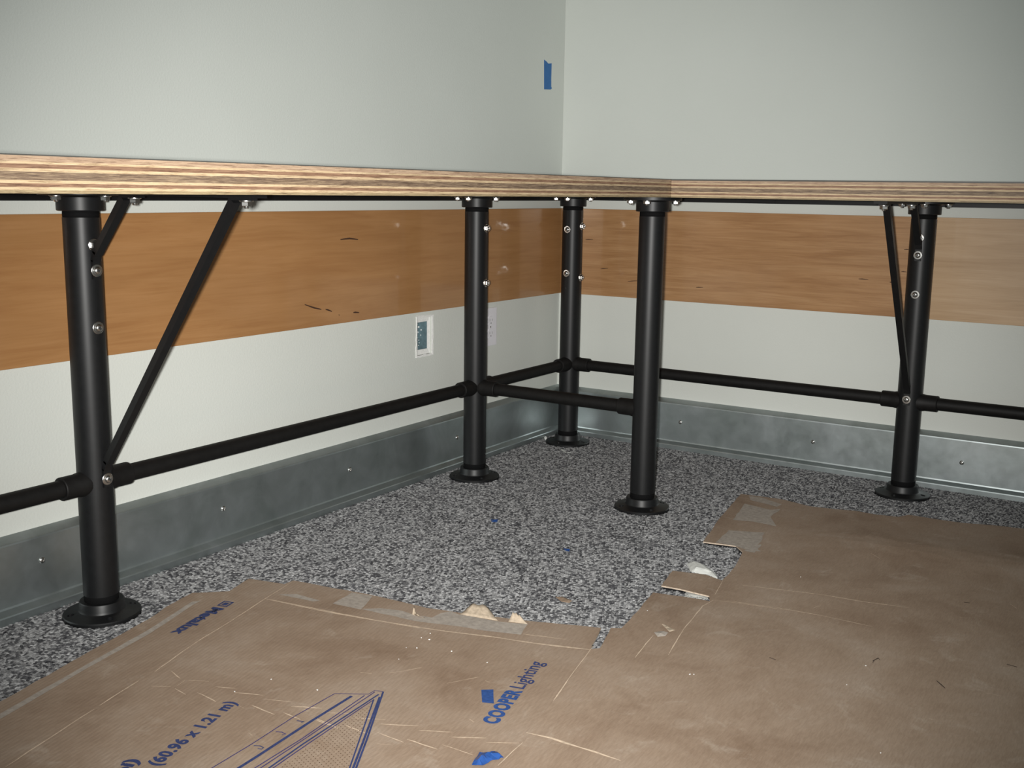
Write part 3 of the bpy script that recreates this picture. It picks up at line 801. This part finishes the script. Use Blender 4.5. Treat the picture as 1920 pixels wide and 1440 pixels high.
sr = sheet('cardboard_sheet', DATA['sheet_right'], warp_right, 'large plain flattened cardboard sheet on the right with notched edge', 6)

def drape(bm, warp, off, th=0.0003):
    """lay a flat mesh on a sheet: a thin skin that follows its surface"""
    for v in bm.verts: v.co.z = warp(v.co.x, v.co.y) + TH + off
    return bm
def stroke(bm, pts, w, taper=False, jag=0.0):
    n = len(pts)
    L, Rr = [], []
    for i in range(n):
        a = Vector(pts[max(0, i - 1)]); b = Vector(pts[min(n - 1, i + 1)])
        d = (b - a).normalized(); nn = Vector((-d.y, d.x))
        ww = w * (0.35 if taper and i in (0, n - 1) else 1.0) * (1 + random.uniform(-jag, jag))
        p = Vector(pts[i])
        L.append(bm.verts.new((*(p + nn * ww / 2), 0))); Rr.append(bm.verts.new((*(p - nn * ww / 2), 0)))
    for i in range(n - 1):
        bm.faces.new((Rr[i], Rr[i + 1], L[i + 1], L[i]))
def resample(pts, step, jitter=0.0):
    out = []
    for a, b in zip(pts, pts[1:]):
        L = math.hypot(b[0] - a[0], b[1] - a[1]); n = max(1, int(L / step))
        for k in range(n):
            s = k / n
            out.append((a[0] + (b[0] - a[0]) * s + random.uniform(-jitter, jitter), a[1] + (b[1] - a[1]) * s + random.uniform(-jitter, jitter)))
    out.append(pts[-1])
    return out
def poly_skin(name, poly, warp, off, mat, parent, amp=0.0015, seed=1, label=None):
    bm = bmesh.new()
    bm.faces.new([bm.verts.new((x, y, 0)) for x, y in ragged(poly, amp, seed)])
    bmesh.ops.triangulate(bm, faces=bm.faces[:])
    grid_cut(bm, 0.05)
    bmesh.ops.recalc_face_normals(bm, faces=bm.faces)
    if sum(f.normal.z for f in bm.faces) < 0: bmesh.ops.reverse_faces(bm, faces=bm.faces[:])
    drape(bm, warp, off)
    o = obj(name, bm, mat, parent)
    if label: o['label'] = label
    return o

for key, par, wp in (('creases_left', sl, warp_left), ('creases_right', sr, warp_right)):
    for i, c in enumerate(DATA[key]):
        bm = bmesh.new()
        stroke(bm, resample(c, 0.02, 0.0006), 0.0040 if (key == 'creases_left' and i == 0) or (key == 'creases_right' and i == 0) else 0.0016, True, 0.5)
        drape(bm, wp, 0.0004)
        obj('fold_crease', bm, M['crease'], par)
poly_skin('edge_strip', DATA['edge_strip'], warp_left, 0.0004, M['torn'], sl, 0.0006, 3, 'pale strip along the edge')
for i, p in enumerate(DATA['patches_left']):
    poly_skin('torn_patch', p, warp_left, 0.0005, M['torn'], sl, 0.0015, 10 + i, 'pale patch of torn paper')
for i, p in enumerate(DATA['patches_right']):
    poly_skin('torn_patch', p, warp_right, 0.0005, M['torn'], sr, 0.0020, 20 + i, 'pale patch of torn paper')
for key, par, wp in (('scuffs', sl, warp_left), ('scuffs_right', sr, warp_right)):
    bm = bmesh.new()
    for c in DATA[key]:
        stroke(bm, resample(c, 0.012, 0.0005), 0.0017, True, 0.5)
    drape(bm, wp, 0.0006)
    o = obj('scratch_marks', bm, M['crease'], par); o['kind'] = 'stuff'
# torn paper tongues standing up
for i, (base, tip) in enumerate(DATA['torn_flaps']):
    bm = bmesh.new()
    (ax, ay), (bx, by) = base; (cx, cy), (dx, dy) = tip
    rows, cols = 5, 7
    vs = []
    for r_ in range(rows):
        row = []
        for c_ in range(cols):
            s, q = c_ / (cols - 1), r_ / (rows - 1)
            x = (ax + (bx - ax) * s) * (1 - q) + (cx + (dx - cx) * s) * q
            y = (ay + (by - ay) * s) * (1 - q) + (cy + (dy - cy) * s) * q
            z = warp_left(x, y) + TH + 0.0006 + 0.0150 * (q ** 1.2) * (0.85 + 0.10 * math.sin(3.1 * s + i) + 0.12 * math.sin(11 * s + 2 * i))
            row.append(bm.verts.new((x, y, z)))
        vs.append(row)
    for r_ in range(rows - 1):
        for c_ in range(cols - 1):
            bm.faces.new((vs[r_][c_], vs[r_][c_ + 1], vs[r_ + 1][c_ + 1], vs[r_ + 1][c_]))
    bmesh.ops.recalc_face_normals(bm, faces=bm.faces)
    o = obj('torn_tongue', bm, M['torn_light'], sl, True)
    md = o.modifiers.new('thick', 'SOLIDIFY'); md.thickness = 0.0006

# printing
def text_mesh(body, size, bold, spacing=1.0):
    cu = bpy.data.curves.new('text_tmp', 'FONT')
    cu.body = body; cu.size = size; cu.offset = bold; cu.space_character = spacing; cu.resolution_u = 3
    o = bpy.data.objects.new('text_tmp', cu); COL.objects.link(o)
    bpy.context.view_layer.update()
    me = bpy.data.meshes.new_from_object(o.evaluated_get(bpy.context.evaluated_depsgraph_get()))
    bpy.data.objects.remove(o); bpy.data.curves.remove(cu)
    return me
def lettering(body, org, ang, length, cap, bold, mat, label, x0=0.0, spacing=1.0):
    """body fitted to the given length and capital height, on the left sheet"""
    me = text_mesh(body, 1.0, bold, spacing)
    xs = [v.co.x for v in me.vertices]
    a, b = min(xs), max(xs)
    ex = Vector((math.cos(ang), math.sin(ang))); ey = Vector((-math.sin(ang), math.cos(ang)))
    sx, sy = length / (b - a), cap / 0.70
    for v in me.vertices:
        p = Vector(org) + ex * (x0 + (v.co.x - a) * sx) + ey * (v.co.y * sy)
        v.co = (p.x, p.y, warp_left(p.x, p.y) + TH + 0.0008)
    o = link('printed_lettering', me, M[mat], sl)
    o['label'] = label
    return o
A104 = math.radians(103.5)
D_ = DATA
lettering('COOPER', D_['cooper'][0], A104, 0.119, 0.0235, 0.055, 'ink_logo', 'bold blue lettering COOPER', spacing=1.10)
lettering('Lighting', D_['cooper'][0], A104, 0.107, 0.0240, 0.014, 'ink', 'thin blue lettering Lighting', x0=0.125)
lettering('(60.96 x 1.21 m)', D_['metric'][0], math.radians(105), 0.200, 0.0195, 0.045, 'ink', 'blue lettering (60.96 x 1.21 m)', spacing=1.06)
lettering('pi)', D_['pi'][0], math.radians(108), 0.040, 0.0190, 0.045, 'ink', 'blue lettering ending pi)')
lettering('Metalux', Vector(D_['metalux'][0]) + Vector((math.cos(math.radians(-76.5)), math.sin(math.radians(-76.5)))) * 0.034, math.radians(-76.5), 0.133, 0.0225, 0.050, 'ink', 'blue lettering Metalux upside down')
poly_skin('printed_mark', D_['cooper_mark'], warp_left, 0.0008, M['ink_logo'], sl, 0.0003, 4, 'solid blue parallelogram logo')
# small striped square mark in front of the upside-down name
ang = math.radians(-76.5); ex = Vector((math.cos(ang), math.sin(ang))); ey = Vector((-math.sin(ang), math.cos(ang)))
bm = bmesh.new(); O = Vector(D_['metalux'][0])
for u0, v0, u1, v1 in ((0.0, 0.0, 0.026, 0.0035), (0.0, 0.0, 0.0035, 0.022), (0.0, 0.0185, 0.026, 0.022), (0.0225, 0.0, 0.026, 0.022), (0.0065, 0.006, 0.0195, 0.016)):
    bm.faces.new([bm.verts.new((*(O + ex * u + ey * v), 0)) for u, v in ((u0, v0), (u1, v0), (u1, v1), (u0, v1))])
drape(bm, warp_left, 0.0008)
o = obj('printed_mark', bm, M['ink'], sl); o['label'] = 'small blue square logo'
for i, (c, w) in enumerate(DATA['drawing']):
    bm = bmesh.new()
    stroke(bm, resample(c, 0.02), w)
    drape(bm, warp_left, 0.00075)
    o = obj('printed_line', bm, M['ink_purple'] if i in (0, 1, 3, 4, 6, 10) else M['ink'], sl)
bm = bmesh.new()
P_ = DATA['dot_area']
cxm = sum(p[0] for p in P_) / len(P_); cym = sum(p[1] for p in P_) / len(P_)
ex = Vector((math.cos(A104), math.sin(A104))); ey = Vector((-math.sin(A104), math.cos(A104)))
for i in range(-70, 70):
    for j in range(-70, 70):
        p = Vector((cxm, cym)) + ex * (i * 0.0072 + (0.0036 if j % 2 else 0)) + ey * (j * 0.0052)
        if inside(P_, p.x, p.y):
            bm.faces.new([bm.verts.new((p.x + 0.0010 * math.cos(k * math.pi / 3 + .2), p.y + 0.0010 * math.sin(k * math.pi / 3 + .2), 0)) for k in range(6)])
drape(bm, warp_left, 0.0007)
o = obj('printed_dots', bm, M['ink_dot'], sl); o['kind'] = 'stuff'; o['label'] = 'fine printed dot pattern'

# ------------------------------------------------------------------ litter on the floor
def seg_dist(poly, x, y):
    best = 9
    for (x1, y1), (x2, y2) in zip(poly, poly[1:] + poly[:1]):
        dx, dy = x2 - x1, y2 - y1
        t = max(0, min(1, ((x - x1) * dx + (y - y1) * dy) / (dx * dx + dy * dy + 1e-12)))
        best = min(best, math.hypot(x - x1 - t * dx, y - y1 - t * dy))
    return best
def scrap(name, poly, zfun, mat, label, cat, rise=0.3, top=0.01, crumple=0.0, step=0.012, th=0.0005, seed=1, lift=None):
    bm = bmesh.new()
    bm.faces.new([bm.verts.new((x, y, 0)) for x, y in poly])
    bmesh.ops.triangulate(bm, faces=bm.faces[:])
    grid_cut(bm, step)
    bmesh.ops.triangulate(bm, faces=bm.faces[:])
    bmesh.ops.recalc_face_normals(bm, faces=bm.faces)
    if sum(f.normal.z for f in bm.faces) < 0: bmesh.ops.reverse_faces(bm, faces=bm.faces[:])
    for v in bm.verts:
        x, y = v.co.x, v.co.y
        d = seg_dist(poly, x, y)
        z = min(top, d * rise) + crumple * abs(noise.noise(Vector((x * 70, y * 70, seed))))
        v.co.z = zfun(x, y) + z + (lift(x, y) if lift else 0)
    o = obj(name, bm, mat, None, crumple == 0.0)
    md = o.modifiers.new('thick', 'SOLIDIFY'); md.thickness = th; md.offset = 1
    return tag(o, label, cat)
ON_L = lambda x, y: warp_left(x, y) + TH + 0.0009
ON_R = lambda x, y: warp_right(x, y) + TH + 0.0007
ON_C = lambda x, y: -0.0010
scrap('plastic_film', DATA['curl_tape'], ON_C, M['white_film'], 'curled piece of white plastic film beside the cardboard notch', 'film', 0.55, 0.0075, 0.0015, 0.005, seed=4)
scrap('paper_strip', DATA['slot_tape'], ON_C, M['white_film'], 'pale strip showing in the slit of the right cardboard', 'paper', 0.05, 0.001, 0.0012, seed=6)
scrap('plastic_wrapper', DATA['blue_wrap'], ON_L, M['wrap_blue'], 'crumpled shiny blue plastic wrapper on the printed cardboard', 'wrapper', 0.55, 0.009, 0.007, 0.007, seed=9)
B_ = DATA['bits']
def fat(pts, w):
    L, Rr = [], []
    for i, p in enumerate(pts):
        a, b = Vector(pts[max(0, i - 1)]), Vector(pts[min(len(pts) - 1, i + 1)])
        d = (b - a).normalized(); n = Vector((-d.y, d.x)) * w / 2
        L.append(tuple(Vector(p) + n)); Rr.append(tuple(Vector(p) - n))
    return Rr + list(reversed(L))
scrap('paper_scrap', fat(B_['white_paper'], 0.006), lambda x, y: 0.0005, M['white_film'], 'tiny bent white paper scrap on carpet before the corner post', 'scrap', 0.6, 0.004, 0.001)
scrap('tape_scrap', B_['blue1'], lambda x, y: 0.0005, M['wrap_blue'], 'tiny blue scrap in mid carpet, left of the inner post foot', 'scrap', 0.4, 0.003, 0.002)
scrap('tape_scrap', B_['blue2'], lambda x, y: 0.0005, M['wrap_blue'], 'tiny blue scrap on carpet near the left wall post foot', 'scrap', 0.4, 0.003, 0.002)
scrap('cardboard_scrap', B_['brown'], lambda x, y: 0.0005, M['card'], 'small brown cardboard scrap lying on the carpet', 'scrap', 0.2, 0.002, 0.001)
scrap('cardboard_chip', B_['chip'], ON_R, M['torn'], 'small pale paper chip lying on the right cardboard', 'scrap', 0.3, 0.002, 0.001)
scrap('paper_curl', B_['chipcurl'], lambda x, y: ON_R(x, y) + 0.0035, M['torn_light'], 'cream paper curl on top of the pale chip', 'scrap', 0.8, 0.006, 0.001)
scrap('plaster_crumb', B_['plaster'], lambda x, y: 0.0005, M['plaster'], 'white plaster crumb beside the corner post foot', 'crumb', 0.8, 0.008, 0.004, 0.005)
FIBRES = ['short dark bent fibre in the middle of the right cardboard', 'tiny dark fibre touching the bent fibre in the middle of the right cardboard', 'straight dark fibre on the right cardboard, lower right', 'tiny dark fibre on the right cardboard below the braced post', 'faint dark fibre on the right cardboard, nearest the printed sheet', 'dark fibre on the right cardboard close to the right edge']
for i, c in enumerate(DATA['fibres']):
    bm = bmesh.new()
    stroke(bm, resample(c, 0.012, 0.0008), 0.0013, True)
    for v in bm.verts: v.co.z = ON_R(v.co.x, v.co.y) + 0.0004
    o = obj('dark_fibre', bm, M['fibre'])
    md = o.modifiers.new('thick', 'SOLIDIFY'); md.thickness = 0.0008; md.offset = 1
    tag(o, FIBRES[i], 'fibre', 'dark fibres on the right cardboard')
crumb_me = None
for i, (x, y) in enumerate(DATA['specks']):
    if crumb_me is None:
        bm = bmesh.new(); bmesh.ops.create_icosphere(bm, subdivisions=1, radius=0.0015)
        for v in bm.verts: v.co *= random.uniform(0.7, 1.15); v.co.z *= 0.6
        crumb_me = to_mesh(bm, 'crumb')
    onr = inside(DATA['sheet_right'], x, y)
    o = link('plaster_crumb', crumb_me, M['plaster'])
    o.location = (x, y, (ON_R if onr else ON_L)(x, y) + 0.0006)
    o.rotation_euler = (0, 0, random.uniform(0, 6)); k = random.uniform(0.6, 1.2); o.scale = (k * 1.2, k * 0.8, k)
    if onr: tag(o, 'tiny white crumb on the right cardboard', 'crumb', 'white crumbs on the right cardboard')
    else: tag(o, 'tiny white crumb on the printed cardboard', 'crumb', 'white crumbs on the printed cardboard')

# ------------------------------------------------------------------ carpet loops: instanced yarn tufts over the floor
bm = bmesh.new()
SEG = 8
prof = [(1.0, 0.0), (0.97, 0.42), (0.62, 0.85)]
rings = [[bm.verts.new((0.0046 * r * math.cos(2 * math.pi * i / SEG), 0.0021 * r * math.sin(2 * math.pi * i / SEG), 0.0046 * z)) for i in range(SEG)] for r, z in prof]
for A, B in zip(rings, rings[1:]):
    for i in range(SEG):
        j = (i + 1) % SEG
        bm.faces.new((A[i], A[j], B[j], B[i]))
tipv = bm.verts.new((0, 0, 0.0046))
for i in range(SEG): bm.faces.new((rings[-1][i], rings[-1][(i + 1) % SEG], tipv))
bm.normal_update()
loop_me = to_mesh(bm, 'yarn_loop')
for p in loop_me.polygons: p.use_smooth = True
loop_me.materials.append(M['yarn'])

pts, shade, rot = [], [], []
rnd = random.Random(11)
PITCH = 0.0050
feet = [(PX, Y1), (PX, Y2), (PX, PY), (X4, Y2), (X5, PY)]
SLp, SRp = DATA['sheet_left'], DATA['sheet_right']
ny = int(3.3 / PITCH); nx = int(2.6 / PITCH)
for j in range(ny):
    y = -0.037 - j * PITCH
    off = (j % 2) * PITCH / 2
    for i in range(nx):
        x = 0.038 + i * PITCH + off
        if x > 1.0 and y < -2.3: continue
        px_, py_ = x + rnd.uniform(-0.0015, 0.0015), y + rnd.uniform(-0.0015, 0.0015)
        if any((px_ - a) ** 2 + (py_ - b) ** 2 < 0.072 ** 2 for a, b in feet): continue
        if inside(SLp, px_, py_) or inside(SRp, px_, py_): continue
        n1 = noise.noise(Vector((px_ * 150, py_ * 150, 0.3)))
        n2 = noise.noise(Vector((px_ * 26, py_ * 26, 4.3)))
        s = 0.48 + 0.30 * n1 + 0.06 * n2 + rnd.uniform(-0.34, 0.34)
        pts.append((px_, py_, FLOOR)); shade.append(max(0, min(1, s)))
        rot.append(0.9 + 1.3 * noise.noise(Vector((px_ * 40, py_ * 40, 9.1))) + rnd.uniform(-0.5, 0.5))
pm = bpy.data.meshes.new('carpet_pile')
pm.from_pydata(pts, [], [])
a = pm.attributes.new('shade', 'FLOAT', 'POINT'); a.data.foreach_set('value', shade)
a = pm.attributes.new('turn', 'FLOAT', 'POINT'); a.data.foreach_set('value', rot)
pile = link('carpet_pile', pm, None, floor)
pile['kind'] = 'stuff'; pile['label'] = 'grey and charcoal looped yarn of the carpet'
tuft = bpy.data.objects.new('yarn_loop_source', loop_me)   # not linked: only the shape the tufts share
ng = bpy.data.node_groups.new('carpet_tufts', 'GeometryNodeTree')
ng.interface.new_socket('Geometry', in_out='INPUT', socket_type='NodeSocketGeometry')
ng.interface.new_socket('Geometry', in_out='OUTPUT', socket_type='NodeSocketGeometry')
gi = ng.nodes.new('NodeGroupInput'); go = ng.nodes.new('NodeGroupOutput')
oi = ng.nodes.new('GeometryNodeObjectInfo'); oi.inputs['Object'].default_value = tuft
iop = ng.nodes.new('GeometryNodeInstanceOnPoints')
na = ng.nodes.new('GeometryNodeInputNamedAttribute'); na.data_type = 'FLOAT'; na.inputs['Name'].default_value = 'turn'
cx_ = ng.nodes.new('ShaderNodeCombineXYZ')
ng.links.new(gi.outputs[0], iop.inputs['Points'])
ng.links.new(oi.outputs['Geometry'], iop.inputs['Instance'])
ng.links.new(na.outputs['Attribute'], cx_.inputs['Z'])
e2r = ng.nodes.new('FunctionNodeEulerToRotation')
ng.links.new(cx_.outputs[0], e2r.inputs[0])
ng.links.new(e2r.outputs[0], iop.inputs['Rotation'])
ng.links.new(iop.outputs['Instances'], go.inputs[0])
md = pile.modifiers.new('tufts', 'NODES'); md.node_group = ng
